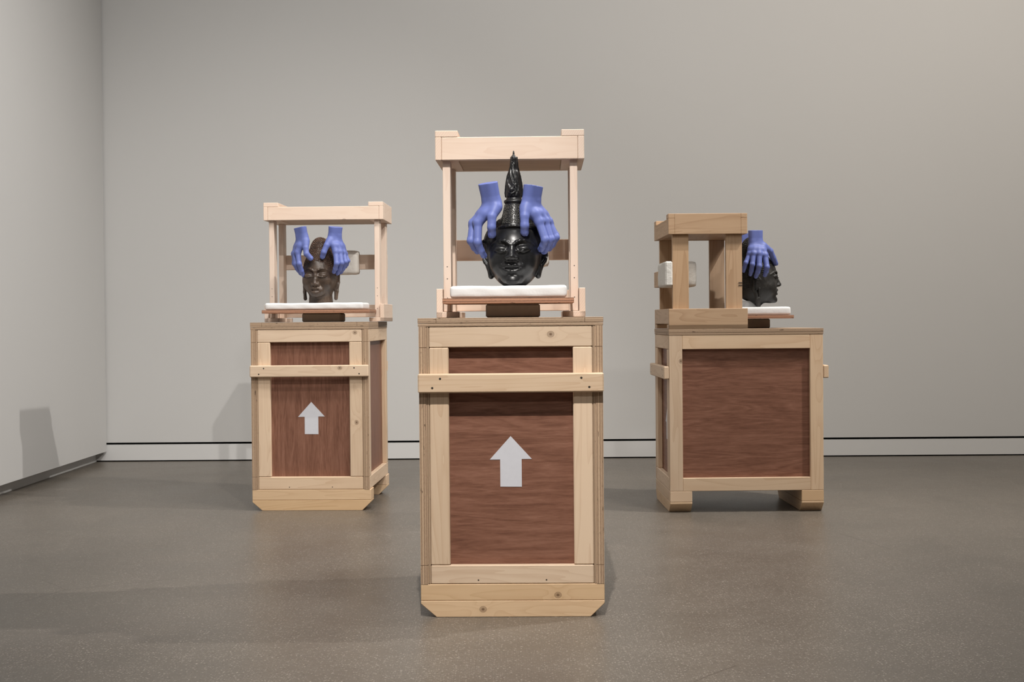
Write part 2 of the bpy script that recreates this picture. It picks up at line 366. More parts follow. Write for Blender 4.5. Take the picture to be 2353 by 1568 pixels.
# ------------------------------------------------------------------ crates
def arrow_mesh():
    pts = [(0, 0.058), (0.0485, 0.005), (0.025, 0.005), (0.025, -0.059), (-0.0245, -0.0585), (-0.0245, 0.004), (-0.0485, 0.004)]
    bm = bmesh.new()
    a = [bm.verts.new((x, -0.0006, z)) for x, z in pts]; b = [bm.verts.new((x, 0.0002, z)) for x, z in pts]
    bm.faces.new(a); bm.faces.new(b[::-1])
    for i in range(len(pts)):
        j = (i + 1) % len(pts); bm.faces.new((a[j], a[i], b[i], b[j]))
    bmesh.ops.recalc_face_normals(bm, faces=bm.faces[:])
    me = bpy.data.meshes.new('arrow_mark'); bm.to_mesh(me); bm.free(); return me
def crate(loc, rz, label, W, D, H, lid, st, rt, rb, strap, red, arrow, arrow_back=False, knots={}, stile_full=False, sx=0.0):
    """local x = across, y = depth (0 = front), z up"""
    c = empty('shipping_crate', loc, rz, label, 'crate', 'three wooden shipping crates')
    h = W / 2; e = 0.0235; zs = 0.076; zt = H - lid
    K = lambda n: knots.get(n, ())
    # skids: two stacked beams at each end, the lower one with sloped ends
    for y0 in (0.0, D - 0.078):
        board(c, 'skid_beam', (-h, y0, 0.0382), (h + sx, y0 + 0.078, zs), 'x', 'pine_orange' if y0 == 0 else 'pine', 0.0015, K('skid') if y0 == 0 else ())
        o = prism(c, 'skid_runner', [(-h + 0.036, 0), (h - 0.032 + sx, 0), (h + sx, 0.031), (h + sx, 0.0378), (-h, 0.0378), (-h, 0.031)], 0.078, 'pine_orange', (0, y0, 0))
        if y0 == 0 and K('runner'):
            for key, k in zip(('knot_a', 'knot_b'), K('runner')): o[key] = [float(x) for x in k]
    # floor of the box
    board(c, 'bottom_panel', (-h + e, 0.02, zs + 0.0005), (h - e, D - 0.02, zs + 0.0125), 'x', 'ply')
    # the two long sides: plywood panel behind a frame of boards
    for sgn in (-1, 1):
        xo = sgn * h; xi = sgn * (h - 0.0175); xp = sgn * (h - e)
        a, b = sorted((xo, xi)); p, q = sorted((xi, xp))
        board(c, 'side_panel', (p, 0.0, zs), (q, D, zt), 'Y', 'ply')
        o = board(c, 'side_veneer', (xi - 0.0006 + (0.0006 if sgn > 0 else 0), 0.03, zs + 0.03), (xi + (0.0006 if sgn > 0 else 0), D - 0.03, zt - 0.03), 'y', red, 0)
        m1 = 'ply_thick' if not stile_full else 'pine'; axy, axz = ('Y', 'z') if not stile_full else ('y', 'z')
        if stile_full:
            for y0, y1, kk in ((0.0, 0.046, 'sa'), (D - 0.046, D, 'sb')): board(c, 'side_stile', (a, y0, zs), (b, y1, zt), 'z', 'pine', 0.0015, K(kk))
            board(c, 'side_rail', (a, 0.046, zt - rt), (b, D - 0.046, zt), 'y', 'pine', 0.0015); board(c, 'side_rail', (a, 0.046, zs), (b, D - 0.046, zs + rb), 'y', 'pine', 0.0015, K('sr'))
        else:
            board(c, 'side_rail', (a, 0.0, zt - rt), (b, D, zt), 'y', 'pine'); board(c, 'side_rail', (a, 0.0, zs), (b, D, zs + rb), 'y', 'pine')
            for y0, y1 in ((0.0, 0.046), (D - 0.046, D)): board(c, 'side_stile', (a, y0, zs + rb), (b, y1, zt - rt), 'z', 'pine')
            # the front edges of these boards are plywood-like layered strips
            for z0, z1 in ((zs, zs + rb - 0.0006), (zs + rb + 0.0006, zt - rt - 0.0006), (zt - rt + 0.0006, zt)):
                u0, u1 = (a + 0.0005, b - 0.0005)
                bo = board(c, 'edge_strip', (u0, -0.0006, z0), (u1, 0.004, z1), 'z', 'ply_thick', 0)
    # front and rear: frame of boards round a recessed red panel, a strap across
    hi_ = h - e - 0.0006
    for y0, front in ((0.0, True), (D - 0.0185, False)):
        fk = K if front else (lambda n: ())
        y1 = y0 + 0.0185
        board(c, 'face_rail', (-hi_, y0, zt - rt), (hi_, y1, zt - 0.0006), 'x', 'pine', 0.002, fk('top'))
        br = board(c, 'face_rail', (-hi_, y0, zs + 0.0006), (hi_, y1, zs + rb), 'x', 'pine', 0.002, fk('bot'))
        for sgn in (-1, 1):
            a, b = sorted((sgn * hi_, sgn * (hi_ - st)))
            board(c, 'face_stile', (a, y0, zs + rb + 0.0006), (b, y1, zt - rt - 0.0006), 'z', 'pine', 0.002, fk('sl' if sgn < 0 else 'sr_'))
        yp = (y1 + 0.0005) if front else (y0 - 0.0065)
        pn = board(c, 'face_panel', (-hi_, yp, zs + 0.001), (hi_, yp + 0.006, zt - 0.001), 'x', red, 0)
        if (front and arrow) or (not front and arrow_back):
            am = link('arrow_mark', arrow_mesh(), pn, 'arrow')
            am.location = (arrow[0], -0.0032 if front else 0.0032, arrow[1] - pn.location.z)
            am.rotation_euler = (0, 0, 0 if front else math.pi); am['label'] = 'white painted arrow pointing up'
        ys0, ys1 = (-0.0195, -0.0008) if front else (D + 0.0008, D + 0.0195)
        sb = board(c, 'strap_board', (-h - 0.001, ys0, strap[0]), (h + 0.001, ys1, strap[1]), 'x', 'pine', 0.003, fk('strap'))
        yy = ys0 if front else ys1; n = (0, -1, 0) if front else (0, 1, 0); zm = (strap[0] + strap[1]) / 2
        for sx in (-1, 1):
            for dx, dz in ((0.050, 0.0105), (0.032, -0.0105)):
                p, m = on_board(sb, (sx * (h - dx), yy, zm + dz)); screw(sb, p, n)
        if front:
            for sx in (-1, 1):
                p, m = on_board(br, (sx * 0.078, y0, zs + 0.009)); screw(br, p, n, 0.002)
    # lid: thin plywood sheet with a frame of plywood strips on top
    t1 = lid * 0.36
    board(c, 'lid_sheet', (-h - 0.001, -0.001, zt), (h + 0.001, D + 0.001, zt + t1), 'x', 'ply', 0.0006)
    z0, z1 = zt + t1 + 0.0004, H
    for a, b in ((-h - 0.0015, -h + 0.0405), (h - 0.0405, h + 0.0015)): board(c, 'lid_strip', (a, -0.0015, z0), (b, D + 0.0015, z1), 'y', 'ply', 0.0006)
    for y0, y1 in ((-0.0015, 0.04), (D - 0.04, D + 0.0015)): board(c, 'lid_strip', (-h + 0.041, y0, z0), (h - 0.041, y1, z1), 'x', 'ply', 0.0006)
    board(c, 'lid_top', (-h + 0.041, 0.0405, z0), (h - 0.041, D - 0.0405, z1), 'x', 'ply', 0.0006)
    return c

def frame(parent_loc, rz, label, x0, x1, y0, y1, zb, zt, bh, topb, mid, pt_in, wrap, wm='pine_pink'):
    """open wooden frame standing on the crate; local coordinates of its crate, zb = crate top"""
    f = empty('headbox_frame', parent_loc, rz, label, 'frame', 'open pine frames on the crates')
    bw = 0.056; nt = 0.016; lp = 0.0155; bt = 0.022
    for sgn in (-1, 1):
        o, i = (x0, x0 + bw) if sgn < 0 else (x1 - bw, x1)
        q0, q1 = (x0, x0 + lp) if sgn < 0 else (x1 - lp, x1)
        # top board, notched at both ends to take the cross beams
        multi(f, 'top_side_board', [((o, y0 + bt, zt - bh), (i, y1 - bt, zt)), ((o, y0, zt - nt), (i, y0 + bt, zt)), ((o, y1 - bt, zt - nt), (i, y1, zt)),
              ((q0, y0, zt - bh), (q1, y0 + bt, zt - nt)), ((q0, y1 - bt, zt - bh), (q1, y1, zt - nt))], 'y', wm)
        multi(f, 'bottom_side_board', [((q0, y0, zb + 0.001), (q1, y1, zb + bh)), ((o, y0, zb + 0.001), (i, y1, zb + 0.016))], 'y', wm)
        pi0, pi1 = (x0 + pt_in, x0 + pt_in + 0.019) if sgn < 0 else (x1 - pt_in - 0.019, x1 - pt_in)
        for a, b in ((y0 + 0.016, y0 + 0.073), (y1 - 0.073, y1 - 0.016)):
            p = board(f, 'post', (pi0, a, zb + 0.0165), (pi1, b, zt - bh - 0.0002), 'z', wm, 0.0012)
            if a < y0 + 0.05:
                for zz in (0.05, 0.098, 0.128):
                    q, m = on_board(p, ((pi0 + pi1) / 2, a, zb + zz)); screw(p, q, m @ Vector((0, -1, 0)), 0.0016)
    board(f, 'top_cross_beam', (x0 + lp + 0.0004, y0, zt - bh), (x1 - lp - 0.0004, y0 + bt, zt - nt - 0.0004), 'x', wm, 0.0014, topb)
    board(f, 'top_cross_beam', (x0 + lp + 0.0004, y1 - bt, zt - bh), (x1 - lp - 0.0004, y1, zt - nt - 0.0004), 'x', wm)
    board(f, 'top_panel', (x0 + bw + 0.0004, y0 + bt + 0.0004, zt - bh + 0.001), (x1 - bw - 0.0004, y1 - bt - 0.0004, zt - bh + 0.019), 'x', 'pine_brown_shaded')  # darker wood colour deepens the shade on its underside
    board(f, 'bottom_cross_board', (x0 + lp + 0.0004, y1 - bt, zb + 0.0185), (x1 - lp - 0.0004, y1, zb + bh), 'x', wm)
    m = board(f, 'back_board', (x0 + 0.018, y1 - 0.0155, mid[0]), (x1 - 0.018, y1 + 0.0035, mid[1]), 'x', wm)
    # padding wrapped round the back board
    wx0, wx1, wz0, wz1, wd = wrap
    bm = bmesh.new(); bmesh.ops.create_cube(bm, size=1)
    bmesh.ops.subdivide_edges(bm, edges=bm.edges[:], cuts=7, use_grid_fill=True)
    rr = random.Random(int(abs(wx0) * 1e4))
    for v in bm.verts:
        q = v.co * 2; n8 = (abs(q.x) ** 14 + abs(q.y) ** 14 + abs(q.z) ** 14) ** (1 / 14); q = q / max(n8, 1e-6)
        v.co = Vector((q.x * (wx1 - wx0) / 2, q.y * wd / 2, q.z * (wz1 - wz0) / 2))
        v.co += Vector((rr.uniform(-1, 1), rr.uniform(-1, 1), rr.uniform(-1, 1))) * 0.0009
    me = bpy.data.meshes.new('padding_wrap'); bm.to_mesh(me); bm.free()
    pw = link('padding_wrap', me, f, 'cloth', True); pw.location = ((wx0 + wx1) / 2, y1 + 0.010 - wd / 2, (wz0 + wz1) / 2)
    pw['label'] = 'white cloth padding wrapped round the back board'
    return f

def slab(name, loc, rz, lo, hi, label, cat, mat, group, seed, p=9, amp=0.0005):
    """soft wrapped pad: rounded, gently uneven"""
    d = [hi[i] - lo[i] for i in range(3)]
    bm = bmesh.new(); nx, ny, nz = int(d[0] / 0.006), int(d[1] / 0.008), 6
    # grid on the surface of a box
    idx = {}
    def vert(i, j, k):
        key = (i, j, k)
        if key not in idx:
            x, y, z = -1 + 2 * i / nx, -1 + 2 * j / ny, -1 + 2 * k / nz
            r = 0.0075; q = [x * d[0] / 2, y * d[1] / 2, z * d[2] / 2]
            inn = [max(-(d[t] / 2 - r), min(d[t] / 2 - r, q[t])) for t in range(3)]
            v = Vector(q) - Vector(inn)
            if v.length > 1e-7: v = v.normalized() * r
            co = Vector(inn) + v
            co.z += amp * (math.sin(co.x * 61 + seed) + math.sin(co.x * 23 + co.y * 31 + seed * 2)) * (0.8 if z > -0.9 else 0)
            co.y += amp * 0.7 * math.sin(co.x * 90 + seed * 3 + co.z * 200)
            idx[key] = bm.verts.new(co)
        return idx[key]
    for i in range(nx):
        for j in range(ny):
            bm.faces.new([vert(i, j, 0), vert(i, j + 1, 0), vert(i + 1, j + 1, 0), vert(i + 1, j, 0)])
            bm.faces.new([vert(i, j, nz), vert(i + 1, j, nz), vert(i + 1, j + 1, nz), vert(i, j + 1, nz)])
        for k in range(nz):
            bm.faces.new([vert(i, 0, k), vert(i + 1, 0, k), vert(i + 1, 0, k + 1), vert(i, 0, k + 1)])
            bm.faces.new([vert(i, ny, k), vert(i, ny, k + 1), vert(i + 1, ny, k + 1), vert(i + 1, ny, k)])
    for j in range(ny):
        for k in range(nz):
            bm.faces.new([vert(0, j, k), vert(0, j, k + 1), vert(0, j + 1, k + 1), vert(0, j + 1, k)])
            bm.faces.new([vert(nx, j, k), vert(nx, j + 1, k), vert(nx, j + 1, k + 1), vert(nx, j, k + 1)])
    me = bpy.data.meshes.new(name); bm.to_mesh(me); bm.free()
    o = link(name, me, None, mat, True)
    R = Matrix.Rotation(rz, 3, 'Z'); c = Vector([(lo[i] + hi[i]) / 2 for i in range(3)])
    o.location = Vector(loc) + R @ c; o.rotation_euler = (0, 0, rz)
    return tag(o, label, cat, group)
def lone_board(name, loc, rz, lo, hi, axis, mat, label, cat, group, bev=0.001):
    o = board(None, name, lo, hi, axis, mat, bev)
    R = Matrix.Rotation(rz, 3, 'Z'); o.location = Vector(loc) + R @ o.location
    o.rotation_euler = (R @ AX[axis][0]).to_euler(); return tag(o, label, cat, group)

RAD = math.radians
LOC = {'mid': ((-0.0035, 3.252, 0), RAD(-1.2)), 'cor': ((-0.7305, 5.128, 0), RAD(-2.0)), 'far': ((1.088, 5.203, 0), RAD(90.8))}
CRATE = {
 'mid': dict(W=0.4215, D=0.541, H=0.687, lid=0.0195, st=0.0445, rt=0.048, rb=0.0435, strap=(0.516, 0.560), red='red_h', arrow=(-0.002, 0.356),
             knots={'top': [(0.092, 0, 0.648)], 'skid': [(0.104, 0, 0.050)], 'runner': [(-0.068, 0, 0.018)], 'strap': []}),
 'cor': dict(W=0.427, sx=0.004, D=0.541, H=0.681, lid=0.026, st=0.046, rt=0.046, rb=0.046, strap=(0.484, 0.526), red='red_v', arrow=(0.001, 0.334),
             knots={'top': [(0.165, 0, 0.642)], 'sr_': [(0.168, 0, 0.318)], 'strap': [(0.112, -0.019, 0.516)]}),
 'far': dict(W=0.430, D=0.541, H=0.645, lid=0.0205, st=0.046, rt=0.050, rb=0.046, strap=(0.470, 0.515), red='red_h', arrow=(0.0, 0.30), arrow_back=True, stile_full=True,
             knots={'sb': [(-0.215, 0.500, 0.533)]})}
crate(*LOC['mid'], 'shipping crate under the black head with the flame finial, white arrow on red panel', **CRATE['mid'])
crate(*LOC['cor'], 'shipping crate with white arrow and upright-grained red panel under the brown curly-haired head', **CRATE['cor'])
crate(*LOC['far'], 'shipping crate turned sideways showing a wide red plywood panel without an arrow', **{**CRATE['far'], 'arrow': (0.0, 0.30)})

frame(*LOC['mid'], 'pale pine frame behind the black head with the flame finial', -0.188, 0.180, 0.262, 0.537, 0.687, 1.1505, 0.073, (), (0.840, 0.895), 0.017, (-0.03, 0.092, 0.822, 0.900, 0.075))
frame(*LOC['cor'], 'pale pine frame behind the brown curly-haired head', -0.217, 0.238, 0.262, 0.537, 0.681, 1.135, 0.067, ((0.09, 0.262, 1.065),), (0.889, 0.947), 0.017, (-0.02, 0.110, 0.868, 0.962, 0.085))
frame(*LOC['far'], 'pale pine frame seen from its side beside the dark grey head in profile', -0.215, 0.215, 0.264, 0.541, 0.645, 1.050, 0.072, (), (0.800, 0.858), 0.017, (-0.165, 0.045, 0.795, 0.885, 0.118), 'pine_tan')

ff = bpy.data.objects['headbox_frame.002']
sl_ = board(ff, 'padding_sleeve', (-0.206, 0.5255, 0.797), (-0.095, 0.5515, 0.884), 'x', 'cloth', 0.005); sl_['label'] = 'white cloth wrapped over the end of the back board'
for zz in (0.7985, 0.8075):
    bm = bmesh.new(); bmesh.ops.create_cone(bm, cap_ends=True, segments=8, radius1=0.0011, radius2=0.0011, depth=0.014)
    me = bpy.data.meshes.new('wire_pin'); bm.to_mesh(me); bm.free()
    pn_ = link('wire_pin', me, ff, 'screw'); pn_.rotation_euler = (math.pi / 2, 0, 0); pn_.location = (-0.199, 0.286, zz)
PADTOP = {'mid': 0.7625, 'cor': 0.752, 'far': 0.722}
for key, what, zs_, xs, xp, xb, matb in (
        ('mid', 'black head with the flame finial', (0.7205, 0.7335), (-0.161, 0.148), (-0.144, 0.132), (-0.062, 0.068), 'block'),
        ('cor', 'brown curly-haired head', (0.714, 0.7265), (-0.191, 0.207), (-0.182, 0.182), (-0.054, 0.090), 'block'),
        ('far', 'dark grey head in profile', (0.680, 0.692), (-0.155, 0.155), (-0.140, 0.140), (-0.06, 0.06), 'block')):
    loc, rz = LOC[key]; H = CRATE[key]['H']
    lone_board('support_block', loc, rz, (xb[0], 0.155, H + 0.0005), (xb[1], 0.270, zs_[0] - 0.0003), 'x', matb, 'grey-brown block under the plywood shelf of the ' + what, 'block', 'blocks under the shelves', 0.004)
    lone_board('plywood_shelf', loc, rz, (xs[0], 0.089, zs_[0]), (xs[1], 0.2755, zs_[1]), 'x', 'ply_red', 'thin plywood shelf carrying the white pad of the ' + what, 'shelf', 'plywood shelves')
    slab('foam_pad', loc, rz, (xp[0], 0.096, zs_[1] + 0.0003), (xp[1], 0.2740, PADTOP[key]), 'flat white wrapped pad under the ' + what, 'pad', 'foam', 'white pads under the heads', len(what))

# ------------------------------------------------------------------ distance-field sculpting (mm)
class Field:
    def __init__(s, lo, hi, h):
        s.lo = np.array(lo, float); s.h = h
        s.n = np.ceil((np.array(hi, float) - s.lo) / h).astype(int) + 1
        s.ax = [(s.lo[i] + h * np.arange(s.n[i])).astype(np.float32) for i in range(3)]
        s.v = np.full(s.n, 60.0, np.float32)
    def sub(s, lo, hi):
        sl = []
        for i in range(3):
            a = int(max(0, math.floor((lo[i] - s.lo[i]) / s.h))); b = int(min(s.n[i], math.ceil((hi[i] - s.lo[i]) / s.h) + 1))
            if b <= a: return None, None
            sl.append(slice(a, b))
        g = [s.ax[0][sl[0]][:, None, None], s.ax[1][sl[1]][None, :, None], s.ax[2][sl[2]][None, None, :]]
        return tuple(sl), g
    def comb(s, sl, d, k, op):
        a = s.v[sl]
        if op == '+':
            if k <= 0: s.v[sl] = np.minimum(a, d)
            else:
                t = np.clip(0.5 + 0.5 * (a - d) / k, 0, 1); s.v[sl] = a + (d - a) * t - k * t * (1 - t)
        else:
            d = -d
            if k <= 0: s.v[sl] = np.maximum(a, d)
            else:
                t = np.clip(0.5 - 0.5 * (a - d) / k, 0, 1); s.v[sl] = a + (d - a) * t + k * t * (1 - t)
    def ell(s, c, r, k=0, op='+', R=None):
        m = max(r) + 2 * k + 8
        sl, g = s.sub([c[i] - m for i in range(3)], [c[i] + m for i in range(3)])
        if sl is None: return
        p = [g[i] - c[i] for i in range(3)]
        if R is not None: p = [sum(R[j][i] * p[j] for j in range(3)) for i in range(3)]
        k0 = np.sqrt(sum((p[i] / r[i]) ** 2 for i in range(3))); k1 = np.sqrt(sum((p[i] / r[i] ** 2) ** 2 for i in range(3)))
        s.comb(sl, (k0 * (k0 - 1) / np.maximum(k1, 1e-6)).astype(np.float32), k, op)
    def cone(s, a, b, ra, rb, k=0, op='+'):
        a = np.array(a, float); b = np.array(b, float); m = max(ra, rb) + 2 * k + 8
        sl, g = s.sub(np.minimum(a, b) - m, np.maximum(a, b) + m)
        if sl is None: return
        ab = b - a; L2 = max(float(ab @ ab), 1e-6)
        p = [g[i] - a[i] for i in range(3)]
        t = np.clip(sum(p[i] * ab[i] for i in range(3)) / L2, 0, 1)
        d = np.sqrt(sum((p[i] - t * ab[i]) ** 2 for i in range(3))) - (ra + t * (rb - ra))
        s.comb(sl, d.astype(np.float32), k, op)
    def tube(s, pts, rs, k=0, op='+'):
        for (a, b, ra, rb) in zip(pts[:-1], pts[1:], rs[:-1], rs[1:]): s.cone(a, b, ra, rb, k, op)
    def cut(s, p, n):
        """remove everything on the side n points to"""
        d = sum((g - p[i]) * n[i] for i, g in enumerate((s.ax[0][:, None, None], s.ax[1][None, :, None], s.ax[2][None, None, :])))
        s.v = np.maximum(s.v, d.astype(np.float32))
    def mesh(s):
        v = s.v.copy(); v[0] = v[-1] = 9; v[:, 0] = v[:, -1] = 9; v[:, :, 0] = v[:, :, -1] = 9
        ins = v < 0; n = np.array(v.shape) - 1
        cs = [(i, j, k) for i in (0, 1) for j in (0, 1) for k in (0, 1)]
        cnt = sum(ins[i:i + n[0], j:j + n[1], k:k + n[2]].astype(np.int8) for i, j, k in cs)
        cells = np.argwhere((cnt > 0) & (cnt < 8)); N = len(cells)
        acc = np.zeros((N, 3)); num = np.zeros(N)
        cv = {c: v[cells[:, 0] + c[0], cells[:, 1] + c[1], cells[:, 2] + c[2]] for c in cs}
        for c in cs:
            for axn in range(3):
                if c[axn]: continue
                c2 = list(c); c2[axn] = 1; a, b = cv[c], cv[tuple(c2)]
                m = (a < 0) != (b < 0)
                t = np.where(m, a / np.where(m, a - b, 1), 0)
                q = np.tile(np.array(c, float), (N, 1)); q[:, axn] = t
                acc[m] += q[m]; num[m] += 1
        pos = s.lo + (cells + acc / num[:, None]) * s.h
        ids = np.full(n, -1, np.int64); ids[tuple(cells.T)] = np.arange(N)
        quads = []
        for axn in range(3):
            u, w_ = (axn + 1) % 3, (axn + 2) % 3
            sa = [slice(None)] * 3; sb = [slice(None)] * 3; sa[axn] = slice(0, -1); sb[axn] = slice(1, None)
            A, B = ins[tuple(sa)], ins[tuple(sb)]
            e = np.argwhere(A != B)
            e = e[(e[:, u] > 0) & (e[:, w_] > 0)]
            fl = A[tuple(e.T)]
            o = np.zeros(3, int)
            def idd(du, dw):
                q = e.copy(); q[:, u] -= du; q[:, w_] -= dw; return ids[tuple(q.T)]
            Q = np.stack([idd(1, 1), idd(0, 1), idd(0, 0), idd(1, 0)], 1)
            Q[~fl] = Q[~fl][:, ::-1]; quads.append(Q)
        Q = np.concatenate(quads); Q = Q[(Q >= 0).all(1)]
        return pos, Q
def np_mesh(name, pos, Q):
    me = bpy.data.meshes.new(name); me.vertices.add(len(pos)); me.vertices.foreach_set('co', np.asarray(pos, np.float32).ravel())
    me.loops.add(Q.size); me.loops.foreach_set('vertex_index', Q.astype(np.int32).ravel())
    me.polygons.add(len(Q)); me.polygons.foreach_set('loop_start', np.arange(0, Q.size, 4, dtype=np.int32))
    me.update(calc_edges=True); me.validate(); return me

# ------------------------------------------------------------------ heads
class Head(Field):
    def front(s, x, z):
        i = int(round((x - s.lo[0]) / s.h)); k = int(round((z - s.lo[2]) / s.h))
        j = int(np.argmax(s.base[i, :, k] < 0)); a, b = s.base[i, j - 1, k], s.base[i, j, k]
        return s.lo[1] + s.h * (j - 1 + a / (a - b))
    def P(s, x, z, dy=0): return (x, s.front(x, z) + dy, z)
def face(f, zc, eye=90, brow=108, nose=70, mouth=43, wide=1.0, skull=(95, 66, 66), kk=1.0):
    """zc = height of the chin above the pad; the other heights are above the chin"""
    Z = lambda z: zc + z
    sc, srx, srz = skull
    f.ell((0, 12, Z(sc)), (srx, 84, srz))
    f.ell((0, -6, Z(64)), (57 * wide, 63, 65), 26)
    f.ell((0, 10, Z(48)), (50 * wide, 50, 46), 20)
    f.ell((0, -50, Z(20)), (27, 20, 19), 16)
    for sg in (-1, 1): f.ell((sg * 30 * wide, -40, Z(58)), (24, 24, 28), 16)
    f.base = f.v.copy()
    for sg in (-1, 1):
        # sunk orbit, arched brow, heavy lowered lid
        f.ell(f.P(sg * 26, Z(eye + 7), -3), (18, 8, 9), 9, '-')
        br = [f.P(sg * 5, Z(brow - 8), 0.5), f.P(sg * 12, Z(brow - 2), 0.2), f.P(sg * 20, Z(brow + 1.5), 0), f.P(sg * 30, Z(brow + 2), 0.2), f.P(sg * 41, Z(brow - 1.5), 0.6), f.P(sg * 51, Z(brow - 9), 1.0)]
        f.tube(br, [2.6, 2.6, 2.6, 2.5, 2.3, 2], 3.5)
        f.ell(f.P(sg * 26, Z(eye - 1), 6.5), (17, 11, 9.5), 3)
        up = [f.P(sg * 10, Z(eye - 5), 0.5), f.P(sg * 18, Z(eye - 6.5), -3.6), f.P(sg * 26, Z(eye - 6.8), -4.5), f.P(sg * 35, Z(eye - 5.5), -3.2), f.P(sg * 44, Z(eye - 1.5), 1.0)]
        f.tube(up, [1.3, 2.0, 2.2, 1.9, 1.2], 2)
        dn = [(q[0], q[1] - 0.4, q[2] - 3.0) for q in up]
        f.tube(dn, [0.8, 1.3, 1.4, 1.3, 0.8], 1.2, '-')
        cr = [f.P(sg * 11, Z(eye + 2), -1.5), f.P(sg * 26, Z(eye + 6.5), -2.5), f.P(sg * 42, Z(eye + 3), -0.5)]
        f.tube(cr, [0.7, 0.9, 0.7], 1.5, '-')
    # nose
    y0 = f.front(0, Z(brow)); y1 = f.front(0, Z(nose)) - 9.5; nt = (0, y1, Z(nose))
    br_ = [(0, y0 + 3.0 + (y1 - y0 - 3.0) * t ** 1.25, Z(brow - 8 + (nose - brow + 8) * t)) for t in (0, 0.33, 0.66, 1)]
    f.tube([(a, b + 7, c) for a, b, c in br_], [6.5, 6.8, 8.2, 9.5], 5)
    f.tube(br_, [5.0, 4.6, 5.2, 7.4], 4)
    for sg in (-1, 1):
        c = (sg * 10.5, nt[1] + 7.5, Z(nose - 2.5)); f.ell(c, (6.6, 9.5, 6.0), 5)
        f.ell((sg * 6.0, nt[1] + 4.5, Z(nose - 8.8)), (2.8, 4.0, 2.2), 1.5, '-')
        f.tube([f.P(sg * 17, Z(nose + 1), -1), f.P(sg * 27, Z(mouth + 6), 0.5)], [1.0, 1.0], 4, '-')
    # philtrum, lips
    f.tube([f.P(0, Z(nose - 11), -2.5), f.P(0, Z(mouth + 9), -2)], [1.6, 2.0], 2.5, '-')
    f.ell(f.P(0, Z(mouth), 3), (27, 8, 14), 10)
    for sg in (-1, 1):
        f.tube([f.P(0, Z(mouth + 5), -3.6), f.P(sg * 8, Z(mouth + 6.5), -3.6), f.P(sg * 18, Z(mouth + 4.5), -1.8), f.P(sg * 28, Z(mouth + 3.5), 1.2)], [3.9, 4.6, 4.0, 2.2], 2.0)
        f.tube([f.P(0, Z(mouth - 8.5), -3.2), f.P(sg * 10, Z(mouth - 7.5), -2.6), f.P(sg * 23, Z(mouth - 2.2), 0.8)], [5.2, 4.8, 2.8], 1.6)
        f.tube([f.P(0, Z(mouth - 1.2), -5.6), f.P(sg * 10, Z(mouth - 0.2), -5.2), f.P(sg * 20, Z(mouth + 0.8), -2.0), f.P(sg * 28, Z(mouth + 3), 1.5)], [2.2, 2.0, 1.6, 1.3], 1.2, '-')
    f.ell(f.P(0, Z(mouth - 16), -2.0), (14, 3, 4), 4, '-')
    f.ell(f.P(0, Z(12), 2), (14, 9, 10), 9)
def ears(f, zc, x=64, y=8, top=112, bot=30, flare=10, tip=0.0):
    for sg in (-1, 1):
        zt, zb = zc + top, zc + bot; zm = zt - 0.42 * (zt - zb)
        X = lambda a: sg * a
        f.tube([(X(x), y - 8, zm + 4), (X(x + 2), y - 9, zt - 8), (X(x + flare - 2), y + 2, zt), (X(x + flare), y + 14, zt - 10), (X(x + flare - 1), y + 15, zm), (X(x + flare - 4), y + 8, zm - 14)], [4, 4, 4.6, 5, 5, 5], 3)
        f.ell((X(x + 1), y + 3, (zt + zm) / 2), (5, 13, 22), 4)
        f.tube([(X(x + flare - 4), y + 8, zm - 8), (X(x + 2 + tip * 0.5), y + 3, (zm + zb) / 2 - 4), (X(x - 3 + tip), y - 1, zb)], [7, 6.2, 6.8], 4)
        f.tube([(X(x + 1), y - 6, zm + 4), (X(x), y - 5, (zm + zb) / 2), (X(x - 3 + tip), y - 5, zb + 2)], [5, 4.6, 5.2], 3)
        f.tube([(X(x + flare - 1), y, zm + 20), (X(x + flare + 1), y + 3, zm), (X(x + 4), y - 1, (zm + zb) / 2 + 6)], [4, 4.6, 2], 2, '-')
BEAD = None
def beads(name, parent, pos, nrm, mask, spacing, r, mat, seed=1, squash=0.75):
    """small raised curls over the chosen part of a surface, one joined part"""
    rr = np.random.RandomState(seed); cand = np.argwhere(mask).ravel(); rr.shuffle(cand)
    grid = {}; chosen = []
    for i in cand:
        p = pos[i]; c = tuple((p // spacing).astype(int)); ok = True
        for dx in (-1, 0, 1):
            for dy in (-1, 0, 1):
                for dz in (-1, 0, 1):
                    for q in grid.get((c[0] + dx, c[1] + dy, c[2] + dz), ()):
                        if ((q - p) ** 2).sum() < spacing * spacing: ok = False; break
                    if not ok: break
                if not ok: break
            if not ok: break
        if ok: grid.setdefault(c, []).append(p); chosen.append(i)
    bm = bmesh.new(); bmesh.ops.create_icosphere(bm, subdivisions=1, radius=1)
    bv = np.array([v.co[:] for v in bm.verts]); bf = np.array([[v.index for v in q.verts] for q in bm.faces]); bm.free()
    chosen = np.array(chosen); K = len(chosen); nb = len(bv)
    n = nrm[chosen]; V = pos[chosen][:, None, :] + r * bv[None] ; dn = (bv[None] * n[:, None, :]).sum(2)
    V = V + n[:, None, :] * (dn[..., None] * r * (squash - 1) + r * 0.1)
    Fc = (bf[None] + (np.arange(K) * nb)[:, None, None]).reshape(-1, 3)
    me = bpy.data.meshes.new(name); me.from_pydata((V.reshape(-1, 3) * 0.001).tolist(), [], Fc.tolist())
    o = link(name, me, parent, mat, True); o['kind'] = 'stuff'; return o
